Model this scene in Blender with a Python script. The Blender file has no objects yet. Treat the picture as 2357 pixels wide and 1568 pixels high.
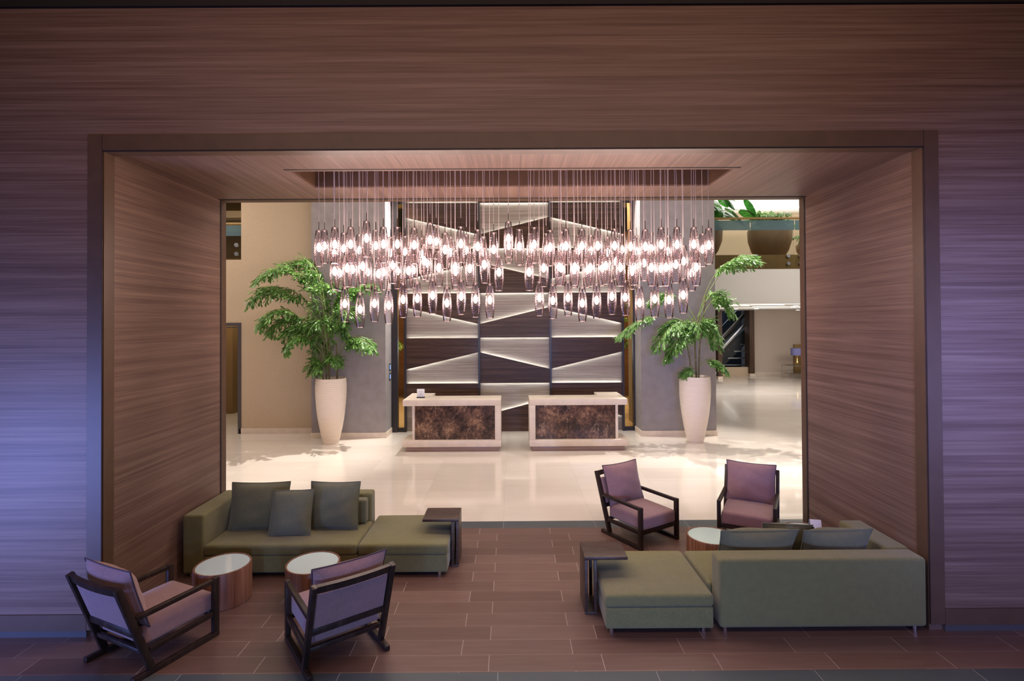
import bpy, bmesh, math, random
from mathutils import Vector, Matrix
C = bpy.context.scene.collection
SC = bpy.context.scene
PI = math.pi
random.seed(7)

# ------------------------------------------------------------------ camera, light, exposure
F_PX, CY, PITCH, YAW, ROLL = 1203.0, 728.03, 0.011036, 0.002013, -0.00597
EYE = Vector((0, 0, 2.68))
_r = Vector((math.cos(YAW), -math.sin(YAW), 0)); _f = Vector((math.sin(YAW), math.cos(YAW), 0)); _u = Vector((0, 0, 1))
FWD = math.cos(PITCH) * _f + math.sin(PITCH) * _u
_u2 = math.cos(PITCH) * _u - math.sin(PITCH) * _f
RGT = math.cos(ROLL) * _r + math.sin(ROLL) * _u2
UPV = math.cos(ROLL) * _u2 - math.sin(ROLL) * _r
cam_data = bpy.data.cameras.new('camera')
cam_data.sensor_width = 36.0
cam_data.lens = F_PX / 2357 * 36
cam_data.shift_y = -(784 - CY) / 2357
cam_data.clip_end = 200
cam = bpy.data.objects.new('camera', cam_data)
cam.matrix_world = Matrix(((RGT.x, UPV.x, -FWD.x, EYE.x), (RGT.y, UPV.y, -FWD.y, EYE.y), (RGT.z, UPV.z, -FWD.z, EYE.z), (0, 0, 0, 1)))
C.objects.link(cam)
SC.camera = cam
SC.view_settings.view_transform = 'Standard'
SC.view_settings.look = 'None'
SC.view_settings.exposure = 0.0
SC.view_settings.gamma = 1.0
SC.view_settings.use_curve_mapping = False
cy = SC.cycles
cy.use_denoising = True
cy.max_bounces = 8; cy.diffuse_bounces = 3; cy.glossy_bounces = 3; cy.transmission_bounces = 4
cy.transparent_max_bounces = 28; cy.caustics_reflective = False; cy.caustics_refractive = False
cy.sample_clamp_indirect = 4.0; cy.sample_clamp_direct = 10.0

world = bpy.data.worlds.new('world'); SC.world = world; world.use_nodes = True
world.node_tree.nodes['Background'].inputs[0].default_value = (0.55, 0.6, 0.75, 1)
world.node_tree.nodes['Background'].inputs[1].default_value = 0.05

def at(u, v, Y):
    """point of the place seen at photo pixel (u, v), at distance Y"""
    d = FWD + RGT * ((u - 1178.5) / F_PX) - UPV * ((v - CY) / F_PX)
    return EYE + d * (Y / d.y)

def area(name, loc, aim, sx, sy, power, col, spread=PI):
    l = bpy.data.lights.new(name, 'AREA'); l.shape = 'RECTANGLE'; l.size = sx; l.size_y = sy
    l.energy = power; l.color = col; l.spread = spread
    o = bpy.data.objects.new(name, l); o.location = loc
    o.rotation_euler = (Vector(aim) - Vector(loc)).to_track_quat('-Z', 'Y').to_euler(); C.objects.link(o); return o
def spot(name, loc, aim, power, col, deg, blend=.5, r=.04):
    l = bpy.data.lights.new(name, 'SPOT'); l.energy = power; l.color = col; l.spot_size = math.radians(deg); l.spot_blend = blend; l.shadow_soft_size = r
    o = bpy.data.objects.new(name, l); o.location = loc
    o.rotation_euler = (Vector(aim) - Vector(loc)).to_track_quat('-Z', 'Y').to_euler(); C.objects.link(o); return o

WARM = (1.0, .87, .78)
# lobby: rows of ceiling light over the marble
area('lobby_ceiling_glow', (-3.2, 9.4, 6.8), (-3.2, 9.4, 0), 5, 3.0, 150, WARM)
area('lobby_ceiling_glow', (3.2, 9.4, 6.8), (3.2, 9.4, 0), 5, 3.0, 150, WARM)
area('lobby_side_glow', (9.5, 11.5, 6.8), (9.5, 11.5, 0), 5, 4, 330, (1, .94, .87))
area('lobby_side_glow', (-8.5, 10, 6.8), (-8.5, 10, 0), 3, 4, 230, WARM)
area('atrium_glow', (9.5, 17.2, 6.75), (9.5, 17.2, 4), 6, 2, 150, (1, .96, .91))
area('atrium_ceiling_fill', (9.0, 18.9, 5.9), (9.0, 18.9, 8), 7, 1.2, 120, (1, .97, .93))  # unseen fill, added to brighten the gallery ceiling
area('gallery_glow', (10.2, 20.5, 3.1), (10.2, 21.2, 0), 8, 5, 520, (1, .95, .91))
area('corridor_glow', (-8.5, 15.5, 3.1), (-8.5, 15.5, 0), 3, 4, 45, (1, .78, .5))
# narrow spots that wash the palms and throw leaf shadows on the marble
spot('palm_spot', (-1.7, 12.5, 6.75), (-5.0, 11.0, .8), 2700, (1, .93, .86), 56, .7, .03)
spot('palm_spot', (5.4, 12.5, 6.75), (3.8, 11.1, .6), 1900, (1, .93, .86), 56, .7, .03)
spot('palm_spot', (2.2, 12.4, 6.75), (4.6, 11.2, .6), 1300, (1, .93, .86), 50, .7, .03)
spot('desk_spot', (-1.2, 9.2, 6.7), (-1.2, 11, .8), 160, WARM, 40)
spot('desk_spot', (1.4, 9.2, 6.7), (1.4, 11, .8), 160, WARM, 40)
# front hall: unseen blue area lights aimed at wall and sofas, weak warm ceiling light
area('hall_blue_fill', (-6.3, 1.6, .9), (-4.0, 4.5, 1.25), 1.6, 1.4, 92, (.24, .34, 1.0), math.radians(105))
area('hall_blue_fill', (2.9, .9, 2.7), (4.1, 4.5, 2.35), .9, 1.2, 34, (.24, .33, 1.0), math.radians(62))
area('hall_blue_fill', (6.0, .6, 1.6), (4.6, 4.5, 1.5), 1.2, 1.4, 22, (.45, .42, 1.0), math.radians(90))
for hx in (-1.5, 1.5): area('hall_blue_fill', (hx, -2.6, 1.3), (hx * .7, 4.5, .1), .5, .5, 36 + 9 * hx, (.29, .46, 1.0), math.radians(75))  # unseen pair, sized to reflect as blue dots in the pendant glass
area('hall_ceiling_glow', (0, 1.2, 5.6), (0, 3.6, 3.6), 8, 1.6, 145, (1, .70, .54))

# ------------------------------------------------------------------ materials
def mat(name):
    m = bpy.data.materials.new(name); m.use_nodes = True
    nt = m.node_tree; b = nt.nodes['Principled BSDF']; return m, nt, b
def N(nt, t, **kw):
    n = nt.nodes.new(t)
    for k, v in kw.items(): setattr(n, k, v)
    return n
def ramp(nt, stops):
    r = N(nt, 'ShaderNodeValToRGB'); e = r.color_ramp.elements
    e[0].position, e[0].color = stops[0][0], (*stops[0][1], 1)
    e[1].position, e[1].color = stops[-1][0], (*stops[-1][1], 1)
    for p, c in stops[1:-1]:
        x = e.new(p); x.color = (*c, 1)
    return r
def plain(name, col, rough=.5, metal=0, spec=.5, noise=0, nscale=30, bump=0, coat=0):
    m, nt, b = mat(name)
    b.inputs['Base Color'].default_value = (*col, 1); b.inputs['Roughness'].default_value = rough
    b.inputs['Metallic'].default_value = metal; b.inputs['Specular IOR Level'].default_value = spec
    b.inputs['Coat Weight'].default_value = coat
    if noise or bump:
        tc = N(nt, 'ShaderNodeTexCoord'); nz = N(nt, 'ShaderNodeTexNoise'); nz.inputs['Scale'].default_value = nscale; nz.inputs['Detail'].default_value = 4
        nt.links.new(tc.outputs['Object'], nz.inputs['Vector'])
        if noise:
            r = ramp(nt, [(.3, tuple(c * (1 - noise) for c in col)), (.7, tuple(min(1, c * (1 + noise)) for c in col))])
            nt.links.new(nz.outputs['Fac'], r.inputs['Fac']); nt.links.new(r.outputs['Color'], b.inputs['Base Color'])
        if bump:
            bp = N(nt, 'ShaderNodeBump'); bp.inputs['Strength'].default_value = bump; bp.inputs['Distance'].default_value = .01
            nt.links.new(nz.outputs['Fac'], bp.inputs['Height']); nt.links.new(bp.outputs['Normal'], b.inputs['Normal'])
    return m
def wood(name, dark, mid, light, scale, rough=.45, fine=4.0, coat=0, spec=.35):
    """straight veneer grain: the axis with the small scale is the grain direction"""
    m, nt, b = mat(name); L = nt.links.new
    tc = N(nt, 'ShaderNodeTexCoord')
    mp = N(nt, 'ShaderNodeMapping'); mp.inputs['Scale'].default_value = scale
    L(tc.outputs['Object'], mp.inputs['Vector'])
    n1 = N(nt, 'ShaderNodeTexNoise'); n1.inputs['Scale'].default_value = 1.0; n1.inputs['Detail'].default_value = 5; n1.inputs['Roughness'].default_value = .62
    L(mp.outputs['Vector'], n1.inputs['Vector'])
    mp2 = N(nt, 'ShaderNodeMapping'); mp2.inputs['Scale'].default_value = tuple(s * fine for s in scale)
    L(tc.outputs['Object'], mp2.inputs['Vector'])
    n2 = N(nt, 'ShaderNodeTexNoise'); n2.inputs['Scale'].default_value = 1.0; n2.inputs['Detail'].default_value = 4; n2.inputs['Roughness'].default_value = .7
    L(mp2.outputs['Vector'], n2.inputs['Vector'])
    mx = N(nt, 'ShaderNodeMath', operation='MULTIPLY_ADD'); mx.inputs[1].default_value = .42
    L(n2.outputs['Fac'], mx.inputs[0])
    m2 = N(nt, 'ShaderNodeMath', operation='MULTIPLY'); m2.inputs[1].default_value = .58
    L(n1.outputs['Fac'], m2.inputs[0]); L(m2.outputs[0], mx.inputs[2])
    r = ramp(nt, [(.36, dark), (.5, mid), (.64, light)])
    L(mx.outputs[0], r.inputs['Fac']); L(r.outputs['Color'], b.inputs['Base Color'])
    b.inputs['Roughness'].default_value = rough; b.inputs['Coat Weight'].default_value = coat; b.inputs['Coat Roughness'].default_value = .12
    b.inputs['Specular IOR Level'].default_value = spec
    return m
def emit(name, col, s):
    m, nt, b = mat(name); b.inputs['Base Color'].default_value = (*col, 1)
    b.inputs['Emission Color'].default_value = (*col, 1); b.inputs['Emission Strength'].default_value = s; return m
def fabric(name, col, var=.25, sheen=.25):
    m, nt, b = mat(name); L = nt.links.new
    tc = N(nt, 'ShaderNodeTexCoord'); nz = N(nt, 'ShaderNodeTexNoise'); nz.inputs['Scale'].default_value = 260; nz.inputs['Detail'].default_value = 2
    n2 = N(nt, 'ShaderNodeTexNoise'); n2.inputs['Scale'].default_value = 14; n2.inputs['Detail'].default_value = 3
    L(tc.outputs['Object'], nz.inputs['Vector']); L(tc.outputs['Object'], n2.inputs['Vector'])
    ad = N(nt, 'ShaderNodeMath', operation='MULTIPLY_ADD'); ad.inputs[1].default_value = .85
    L(nz.outputs['Fac'], ad.inputs[0])
    ml = N(nt, 'ShaderNodeMath', operation='MULTIPLY'); ml.inputs[1].default_value = .15; L(n2.outputs['Fac'], ml.inputs[0]); L(ml.outputs[0], ad.inputs[2])
    r = ramp(nt, [(.35, tuple(c * (1 - var) for c in col)), (.65, tuple(c * (1 + var) for c in col))])
    L(ad.outputs[0], r.inputs['Fac']); L(r.outputs['Color'], b.inputs['Base Color'])
    bp = N(nt, 'ShaderNodeBump'); bp.inputs['Strength'].default_value = .25; bp.inputs['Distance'].default_value = .003
    L(nz.outputs['Fac'], bp.inputs['Height']); L(bp.outputs['Normal'], b.inputs['Normal'])
    b.inputs['Roughness'].default_value = .9; b.inputs['Sheen Weight'].default_value = sheen; b.inputs['Specular IOR Level'].default_value = .15
    return m
def tiles(name, y0, d, w, off_even, off_odd, cols, grout, rough, gw=.004, grain=True, gw_row=None, coat=0, vein=False):
    """running bond planks of depth d and width w, grout lines, per-plank tint"""
    m, nt, b = mat(name); L = nt.links.new
    tc = N(nt, 'ShaderNodeTexCoord'); sp = N(nt, 'ShaderNodeSeparateXYZ'); L(tc.outputs['Object'], sp.inputs[0])
    def M(op, a, bb=None, c=None):
        n = N(nt, 'ShaderNodeMath', operation=op)
        for i, x in enumerate((a, bb, c)):
            if x is None: continue
            if isinstance(x, (int, float)): n.inputs[i].default_value = x
            else: L(x, n.inputs[i])
        return n.outputs[0]
    rowf = M('DIVIDE', M('SUBTRACT', y0, sp.outputs['Y']), d); row = M('FLOOR', rowf)
    par = M('MODULO', M('ADD', row, 200), 2)
    off = M('MULTIPLY_ADD', par, off_odd - off_even, off_even)
    colf = M('DIVIDE', M('SUBTRACT', sp.outputs['X'], off), w); col = M('FLOOR', colf)
    fy = M('SUBTRACT', rowf, row); fx = M('SUBTRACT', colf, col)
    dx = M('MULTIPLY', M('MINIMUM', fx, M('SUBTRACT', 1, fx)), w)
    dy = M('MULTIPLY', M('MINIMUM', fy, M('SUBTRACT', 1, fy)), d)
    gx = M('LESS_THAN', dx, gw / 2); gy = M('LESS_THAN', dy, (gw_row or gw) / 2)
    g = M('MAXIMUM', gx, M('MULTIPLY', gy, .55))
    cb = N(nt, 'ShaderNodeCombineXYZ'); L(col, cb.inputs[0]); L(row, cb.inputs[1])
    wn = N(nt, 'ShaderNodeTexWhiteNoise'); L(cb.outputs[0], wn.inputs['Vector'])
    nz = N(nt, 'ShaderNodeTexNoise'); mp = N(nt, 'ShaderNodeMapping')
    mp.inputs['Scale'].default_value = (2.2, 26, 1) if grain else (.8, 5, 1)
    nz.inputs['Scale'].default_value = 1; nz.inputs['Detail'].default_value = 4
    ofs = N(nt, 'ShaderNodeVectorMath', operation='MULTIPLY_ADD'); L(wn.outputs['Color'], ofs.inputs[0]); ofs.inputs[1].default_value = (9, 9, 9); L(tc.outputs['Object'], ofs.inputs[2])
    L(ofs.outputs[0], mp.inputs['Vector']); L(mp.outputs[0], nz.inputs['Vector'])
    f = M('ADD', M('MULTIPLY', wn.outputs['Value'], .45), M('MULTIPLY', nz.outputs['Fac'], .55))
    r = ramp(nt, [(.2, cols[0]), (.5, cols[1]), (.8, cols[2])]); L(f, r.inputs['Fac'])
    mix = N(nt, 'ShaderNodeMix', data_type='RGBA'); L(g, mix.inputs['Factor']); L(r.outputs['Color'], mix.inputs['A']); mix.inputs['B'].default_value = (*grout, 1)
    L(mix.outputs['Result'], b.inputs['Base Color'])
    b.inputs['Roughness'].default_value = rough; b.inputs['Coat Weight'].default_value = coat; b.inputs['Coat Roughness'].default_value = .05
    return m

M = {}
WD, WM, WL = (.112, .060, .045), (.165, .095, .072), (.225, .139, .107)
M['wood_x'] = wood('veneer_grain_along_x', WD, WM, WL, (.22, 7, 17), .48)
M['wood_y'] = wood('veneer_grain_along_y', WD, WM, WL, (17, .22, 17), .45)
M['trim'] = plain('smooth_brown_trim', (.088, .044, .024), .5, noise=.12, nscale=6)
M['groove'] = plain('shadow_gap', (.012, .008, .007), .8)
M['kick'] = plain('brushed_kick_plate', (.06, .058, .065), .5, metal=.0)
M['floor_tile'] = tiles('brown_wood_look_tile', 6.8377, .2, .9, -.4173, -.1896, [(.105, .055, .043), (.133, .073, .058), (.172, .100, .081)], (.42, .34, .30), .33, .0045, True, .003)
M['slate'] = tiles('dark_slate_border', 7.061, .6, 1.21, -.115, -.115, [(.05, .06, .07), (.065, .075, .085), (.085, .095, .10)], (.30, .30, .30), .3, .005, False)
M['marble'] = tiles('polished_cream_marble', 7.061, .62, 1.21, -.115, -.115, [(.67, .595, .525), (.72, .645, .575), (.77, .70, .63)], (.56, .50, .43), .12, .004, False, coat=.4)
M['paint'] = plain('warm_beige_wallcovering', (.50, .385, .265), .85, noise=.05, nscale=40)
M['grey_wall'] = plain('mauve_grey_wallcovering', (.27, .238, .238), .8, noise=.1, nscale=5)
M['white'] = plain('white_plaster', (.78, .77, .74), .8)
M['cream'] = plain('cream_stone', (.66, .555, .46), .45, noise=.08, nscale=5)
M['dark_wood'] = wood('dark_macassar_panel', (.028, .014, .009), (.058, .030, .020), (.105, .060, .041), (.35, 10, 26), .38, coat=.03, spec=.22)
M['light_wood'] = wood('pale_ash_panel', (.175, .130, .108), (.265, .205, .175), (.365, .29, .25), (.35, 10, 20), .4)
M['mullion'] = plain('dark_mullion', (.020, .015, .016), .35)
M['mirror'] = plain('amber_mirror', (.60, .40, .16), .04, metal=1)
M['chair_wood'] = wood('wenge_chair_frame', (.014, .008, .006), (.024, .013, .010), (.042, .024, .018), (12, 12, 2), .42, spec=.25)
M['olive'] = fabric('olive_wool', (.155, .140, .060))
M['olive_blue'] = fabric('slate_green_wool', (.130, .126, .075))
M['mauve'] = fabric('dusty_mauve_linen', (.26, .148, .148))
M['piping'] = plain('dark_plum_piping', (.055, .030, .045), .8)
M['chrome'] = plain('chrome', (.75, .77, .8), .18, metal=1)
M['walnut'] = wood('walnut_drum', (.10, .038, .022), (.19, .082, .05), (.28, .13, .085), (16, 16, .4), .4)
M['glass_white'] = plain('white_back_painted_glass', (.56, .68, .70), .06, coat=.6)
M['table_brown'] = wood('dark_walnut_side_table', (.035, .019, .014), (.060, .034, .026), (.085, .05, .04), (2, 14, 14), .38)
M['pot'] = plain('ribbed_cream_pot', (.78, .67, .56), .7)
M['soil'] = plain('soil', (.05, .03, .02), .95)
M['leaf'] = None
M['stem'] = plain('green_brown_cane', (.16, .13, .05), .6, noise=.4, nscale=20)
M['rachis'] = plain('leaf_stalk', (.20, .27, .07), .55)
M['led'] = emit('cool_led', (.86, 1.0, .95), 27)
M['led_warm'] = emit('warm_led', (1, .93, .80), 6)
M['bulb'] = emit('warm_bulb', (1.0, .85, .75), 165)
M['cord'] = plain('pink_grey_cable', (.66, .53, .50), .45)
M['cap'] = plain('bronze_cap', (.10, .07, .07), .35, metal=.7)
M['black'] = plain('matt_black', (.012, .012, .013), .5)
M['steel'] = plain('brushed_steel', (.55, .57, .6), .3, metal=1)
M['brass'] = plain('brass', (.75, .55, .22), .25, metal=1)
M['card'] = plain('white_card', (.80, .80, .82), .6)
M['ink'] = plain('grey_print', (.22, .22, .24), .7)
M['gold_wood'] = plain('golden_brown_fascia', (.29, .175, .05), .5, noise=.1, nscale=4)
M['planter'] = plain('dark_brown_planter', (.24, .155, .085), .6, noise=.1, nscale=5)
M['shade_blue'] = plain('violet_blue_lampshade', (.17, .17, .38), .8, noise=.1, nscale=60)
M['pillar'] = wood('dark_wood_pillar', (.035, .018, .010), (.065, .034, .020), (.10, .055, .033), (14, 14, .4), .4)
M['esc_dark'] = plain('escalator_dark', (.018, .022, .028), .4)

def leaf_material(name, c1, c2):
    m, nt, b = mat(name); L = nt.links.new
    tc = N(nt, 'ShaderNodeTexCoord'); nz = N(nt, 'ShaderNodeTexNoise'); nz.inputs['Scale'].default_value = 9
    L(tc.outputs['Object'], nz.inputs['Vector'])
    r = ramp(nt, [(.35, c1), (.65, c2)]); L(nz.outputs['Fac'], r.inputs['Fac']); L(r.outputs['Color'], b.inputs['Base Color'])
    b.inputs['Roughness'].default_value = .32; b.inputs['Specular IOR Level'].default_value = .6
    tr = N(nt, 'ShaderNodeBsdfTranslucent'); L(r.outputs['Color'], tr.inputs['Color'])
    mx = N(nt, 'ShaderNodeMixShader'); mx.inputs[0].default_value = .25
    L(b.outputs[0], mx.inputs[1]); L(tr.outputs[0], mx.inputs[2]); L(mx.outputs[0], nt.nodes['Material Output'].inputs['Surface'])
    return m
M['leaf'] = leaf_material('glossy_green_leaf', (.065, .17, .030), (.19, .38, .085))
M['leaf_dark'] = leaf_material('deep_green_leaf', (.02, .11, .015), (.05, .24, .03))

def shade_glass():
    """thin smoky pink glass with a cut diamond pattern round its belly"""
    m, nt, b = mat('smoky_pink_glass'); L = nt.links.new
    nt.nodes.remove(b)
    tr = N(nt, 'ShaderNodeBsdfTransparent'); gl = N(nt, 'ShaderNodeBsdfGlossy'); df = N(nt, 'ShaderNodeBsdfTranslucent'); d2 = N(nt, 'ShaderNodeBsdfDiffuse')
    gl.inputs['Roughness'].default_value = .03; gl.inputs['Color'].default_value = (1, .9, .9, 1)
    df.inputs['Color'].default_value = (.70, .54, .53, 1); d2.inputs['Color'].default_value = (.66, .50, .50, 1)
    tc = N(nt, 'ShaderNodeTexCoord'); sp = N(nt, 'ShaderNodeSeparateXYZ'); L(tc.outputs['Object'], sp.inputs[0])
    def Ma(op, a, bb=None):
        n = N(nt, 'ShaderNodeMath', operation=op)
        for i, x in enumerate((a, bb)):
            if x is None: continue
            if isinstance(x, (int, float)): n.inputs[i].default_value = x
            else: L(x, n.inputs[i])
        return n.outputs[0]
    ang = Ma('ARCTAN2', sp.outputs['Y'], sp.outputs['X'])
    s1 = Ma('SINE', Ma('ADD', Ma('MULTIPLY', ang, 14), Ma('MULTIPLY', sp.outputs['Z'], 260)))
    s2 = Ma('SINE', Ma('SUBTRACT', Ma('MULTIPLY', ang, 14), Ma('MULTIPLY', sp.outputs['Z'], 260)))
    pat = Ma('MAXIMUM', s1, Ma('MULTIPLY', s2, .8))
    zr = ramp(nt, [(.0, (0, 0, 0)), (.25, (.25,) * 3), (.42, (1, 1, 1)), (.62, (.8,) * 3), (.85, (.15,) * 3), (1, (0, 0, 0))])
    L(Ma('DIVIDE', sp.outputs['Z'], .36), zr.inputs['Fac'])
    pm = Ma('MULTIPLY', Ma('GREATER_THAN', pat, .45), zr.outputs['Color'])
    lw = N(nt, 'ShaderNodeLayerWeight'); lw.inputs['Blend'].default_value = .35
    tint = ramp(nt, [(0, (.93, .90, .91)), (.7, (.70, .63, .67)), (1, (.42, .35, .38))]); L(lw.outputs['Facing'], tint.inputs['Fac'])
    dark = N(nt, 'ShaderNodeMix', data_type='RGBA'); L(Ma('MULTIPLY', pm, .55), dark.inputs['Factor']); L(tint.outputs['Color'], dark.inputs['A']); dark.inputs['B'].default_value = (.42, .28, .28, 1)
    L(dark.outputs['Result'], tr.inputs['Color'])
    sc = N(nt, 'ShaderNodeMixShader'); sc.inputs[0].default_value = .5; L(df.outputs[0], sc.inputs[1]); L(d2.outputs[0], sc.inputs[2])
    a = N(nt, 'ShaderNodeMixShader'); L(Ma('ADD', .006, Ma('MULTIPLY', lw.outputs['Facing'], .05)), a.inputs[0]); L(tr.outputs[0], a.inputs[1]); L(sc.outputs[0], a.inputs[2])
    fr = N(nt, 'ShaderNodeFresnel'); fr.inputs['IOR'].default_value = 1.45
    bp = N(nt, 'ShaderNodeBump'); bp.inputs['Strength'].default_value = .5; bp.inputs['Distance'].default_value = .004; L(Ma('MULTIPLY', pat, zr.outputs['Color']), bp.inputs['Height'])
    L(bp.outputs['Normal'], gl.inputs['Normal'])
    o = N(nt, 'ShaderNodeMixShader'); L(fr.outputs[0], o.inputs[0]); L(a.outputs[0], o.inputs[1]); L(gl.outputs[0], o.inputs[2])
    L(o.outputs[0], nt.nodes['Material Output'].inputs['Surface'])
    return m
M['shade'] = shade_glass()
def pane_glass(name, tint, gloss=.08, milk=0, milk_col=(.6, .8, .85)):
    m, nt, b = mat(name); L = nt.links.new; nt.nodes.remove(b)
    tr = N(nt, 'ShaderNodeBsdfTransparent'); tr.inputs['Color'].default_value = (*tint, 1)
    gl = N(nt, 'ShaderNodeBsdfGlossy'); gl.inputs['Roughness'].default_value = .02
    fr = N(nt, 'ShaderNodeFresnel'); fr.inputs['IOR'].default_value = 1.45
    last = tr
    if milk:
        df = N(nt, 'ShaderNodeBsdfDiffuse'); df.inputs['Color'].default_value = (*milk_col, 1)
        mm = N(nt, 'ShaderNodeMixShader'); mm.inputs[0].default_value = milk; L(tr.outputs[0], mm.inputs[1]); L(df.outputs[0], mm.inputs[2]); last = mm
    o = N(nt, 'ShaderNodeMixShader'); L(fr.outputs[0], o.inputs[0]); L(last.outputs[0], o.inputs[1]); L(gl.outputs[0], o.inputs[2])
    L(o.outputs[0], nt.nodes['Material Output'].inputs['Surface']); return m
M['pane'] = pane_glass('clear_balustrade_glass', (.92, .93, .91))
M['cove_reflection'] = pane_glass('reflection_band', (.5, .65, .66), milk=.5, milk_col=(.17, .26, .29))  # reflection of a lit cove, painted as a milky teal strip

def emperador():
    m, nt, b = mat('dark_emperador_marble'); L = nt.links.new
    tc = N(nt, 'ShaderNodeNewGeometry')
    n1 = N(nt, 'ShaderNodeTexNoise'); n1.inputs['Scale'].default_value = 15; n1.inputs['Detail'].default_value = 9; n1.inputs['Roughness'].default_value = .75; n1.inputs['Distortion'].default_value = .35
    L(tc.outputs['Position'], n1.inputs['Vector'])
    n3 = N(nt, 'ShaderNodeTexNoise'); n3.inputs['Scale'].default_value = 3.2; n3.inputs['Detail'].default_value = 3; L(tc.outputs['Position'], n3.inputs['Vector'])
    mm = N(nt, 'ShaderNodeMath', operation='MULTIPLY_ADD'); mm.inputs[1].default_value = .45; L(n3.outputs['Fac'], mm.inputs[0])
    ml = N(nt, 'ShaderNodeMath', operation='MULTIPLY'); ml.inputs[1].default_value = .55; L(n1.outputs['Fac'], ml.inputs[0]); L(ml.outputs[0], mm.inputs[2])
    r = ramp(nt, [(.36, (.012, .007, .006)), (.46, (.050, .026, .020)), (.54, (.13, .068, .046)), (.66, (.42, .24, .14))]); L(mm.outputs[0], r.inputs['Fac'])
    mp = N(nt, 'ShaderNodeMapping'); mp.inputs['Rotation'].default_value = (0, .5, 0); mp.inputs['Scale'].default_value = (.9, 1, .35); L(tc.outputs['Position'], mp.inputs['Vector'])
    n2 = N(nt, 'ShaderNodeTexNoise'); n2.inputs['Scale'].default_value = 1.1; n2.inputs['Detail'].default_value = 9; n2.inputs['Roughness'].default_value = .58; L(mp.outputs[0], n2.inputs['Vector'])
    v = ramp(nt, [(.4965, (0, 0, 0)), (.5, (.6,) * 3), (.5035, (0, 0, 0))]); L(n2.outputs['Fac'], v.inputs['Fac'])
    mx = N(nt, 'ShaderNodeMix', data_type='RGBA'); L(v.outputs['Color'], mx.inputs['Factor']); L(r.outputs['Color'], mx.inputs['A']); mx.inputs['B'].default_value = (.45, .30, .22, 1)
    L(mx.outputs['Result'], b.inputs['Base Color']); b.inputs['Roughness'].default_value = .18; return m
M['emperador'] = emperador()

# ------------------------------------------------------------------ mesh helpers
def bx(bm, x0, x1, y0, y1, z0, z1, bev=0, seg=2):
    b2 = bmesh.new(); bmesh.ops.create_cube(b2, size=1)
    for v in b2.verts: v.co = Vector(((x0 + x1) / 2 + v.co.x * (x1 - x0), (y0 + y1) / 2 + v.co.y * (y1 - y0), (z0 + z1) / 2 + v.co.z * (z1 - z0)))
    if bev: bmesh.ops.bevel(b2, geom=b2.edges[:], offset=bev, segments=seg, affect='EDGES', profile=.5)
    merge(bm, b2)
def merge(bm, b2, mtx=None):
    vm = {}
    for v in b2.verts: vm[v] = bm.verts.new(mtx @ v.co if mtx else v.co)
    for f in b2.faces:
        try: bm.faces.new([vm[v] for v in f.verts])
        except ValueError: pass
    b2.free()
def beam(bm, a, b, w, h, side=Vector((1, 0, 0)), bev=.005):
    """rectangular bar from a to b; w along side, h across"""
    a = Vector(a); b = Vector(b); d = (b - a); ln = d.length; d.normalize(); side = Vector(side).normalized(); n = d.cross(side).normalized(); side = n.cross(d)
    b2 = bmesh.new(); bx(b2, -w / 2, w / 2, -h / 2, h / 2, 0, ln, bev, 2)
    mt = Matrix(((side.x, n.x, d.x, a.x), (side.y, n.y, d.y, a.y), (side.z, n.z, d.z, a.z), (0, 0, 0, 1)))
    merge(bm, b2, mt)
def lathe(bm, prof, cx=0, cy=0, seg=32, cap0=True, cap1=True):
    rings = []
    for r, z in prof:
        rings.append([bm.verts.new((cx + r * math.cos(2 * PI * i / seg), cy + r * math.sin(2 * PI * i / seg), z)) for i in range(seg)])
    for a, b in zip(rings, rings[1:]):
        for i in range(seg):
            j = (i + 1) % seg; bm.faces.new((a[i], a[j], b[j], b[i]))
    if cap0: bm.faces.new(rings[0][::-1])
    if cap1: bm.faces.new(rings[-1])
def tube(bm, pts, r, seg=6, r1=None, closed=False):
    pts = [Vector(p) for p in pts]; n = len(pts); rings = []; ref = None
    for i, p in enumerate(pts):
        if closed: d = pts[(i + 1) % n] - pts[i - 1]
        else: d = pts[min(i + 1, n - 1)] - pts[max(i - 1, 0)]
        if d.length < 1e-9: d = Vector((0, 0, 1))
        d.normalize()
        if ref is None: ref = d.orthogonal().normalized()
        s = (ref - d * ref.dot(d)); s = s.normalized() if s.length > 1e-6 else d.orthogonal().normalized(); ref = s; t = d.cross(s)
        rr = r if r1 is None else r + (r1 - r) * i / max(1, n - 1)
        rings.append([bm.verts.new(p + (s * math.cos(2 * PI * k / seg) + t * math.sin(2 * PI * k / seg)) * rr) for k in range(seg)])
    m = n if closed else n - 1
    for i in range(m):
        a, b = rings[i], rings[(i + 1) % n]
        for k in range(seg): bm.faces.new((a[k], a[(k + 1) % seg], b[(k + 1) % seg], b[k]))
    if not closed: bm.faces.new(rings[0][::-1]); bm.faces.new(rings[-1])
def prism_xz(bm, poly, y0, y1):
    a = [bm.verts.new((x, y0, z)) for x, z in poly]; b = [bm.verts.new((x, y1, z)) for x, z in poly]
    bm.faces.new(a); bm.faces.new(b[::-1])
    n = len(poly)
    for i in range(n): bm.faces.new((a[i], b[i], b[(i + 1) % n], a[(i + 1) % n]))
def obj(name, bm, m, parent=None, smooth=35, loc=None, rot=None):
    bmesh.ops.recalc_face_normals(bm, faces=bm.faces[:])
    me = bpy.data.meshes.new(name); bm.to_mesh(me); bm.free(); me.materials.append(m)
    if smooth:
        for p in me.polygons: p.use_smooth = True
        me.set_sharp_from_angle(angle=math.radians(smooth))
    o = bpy.data.objects.new(name, me); C.objects.link(o)
    if parent: o.parent = parent
    if loc: o.location = loc
    if rot: o.rotation_euler = rot
    return o
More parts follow.
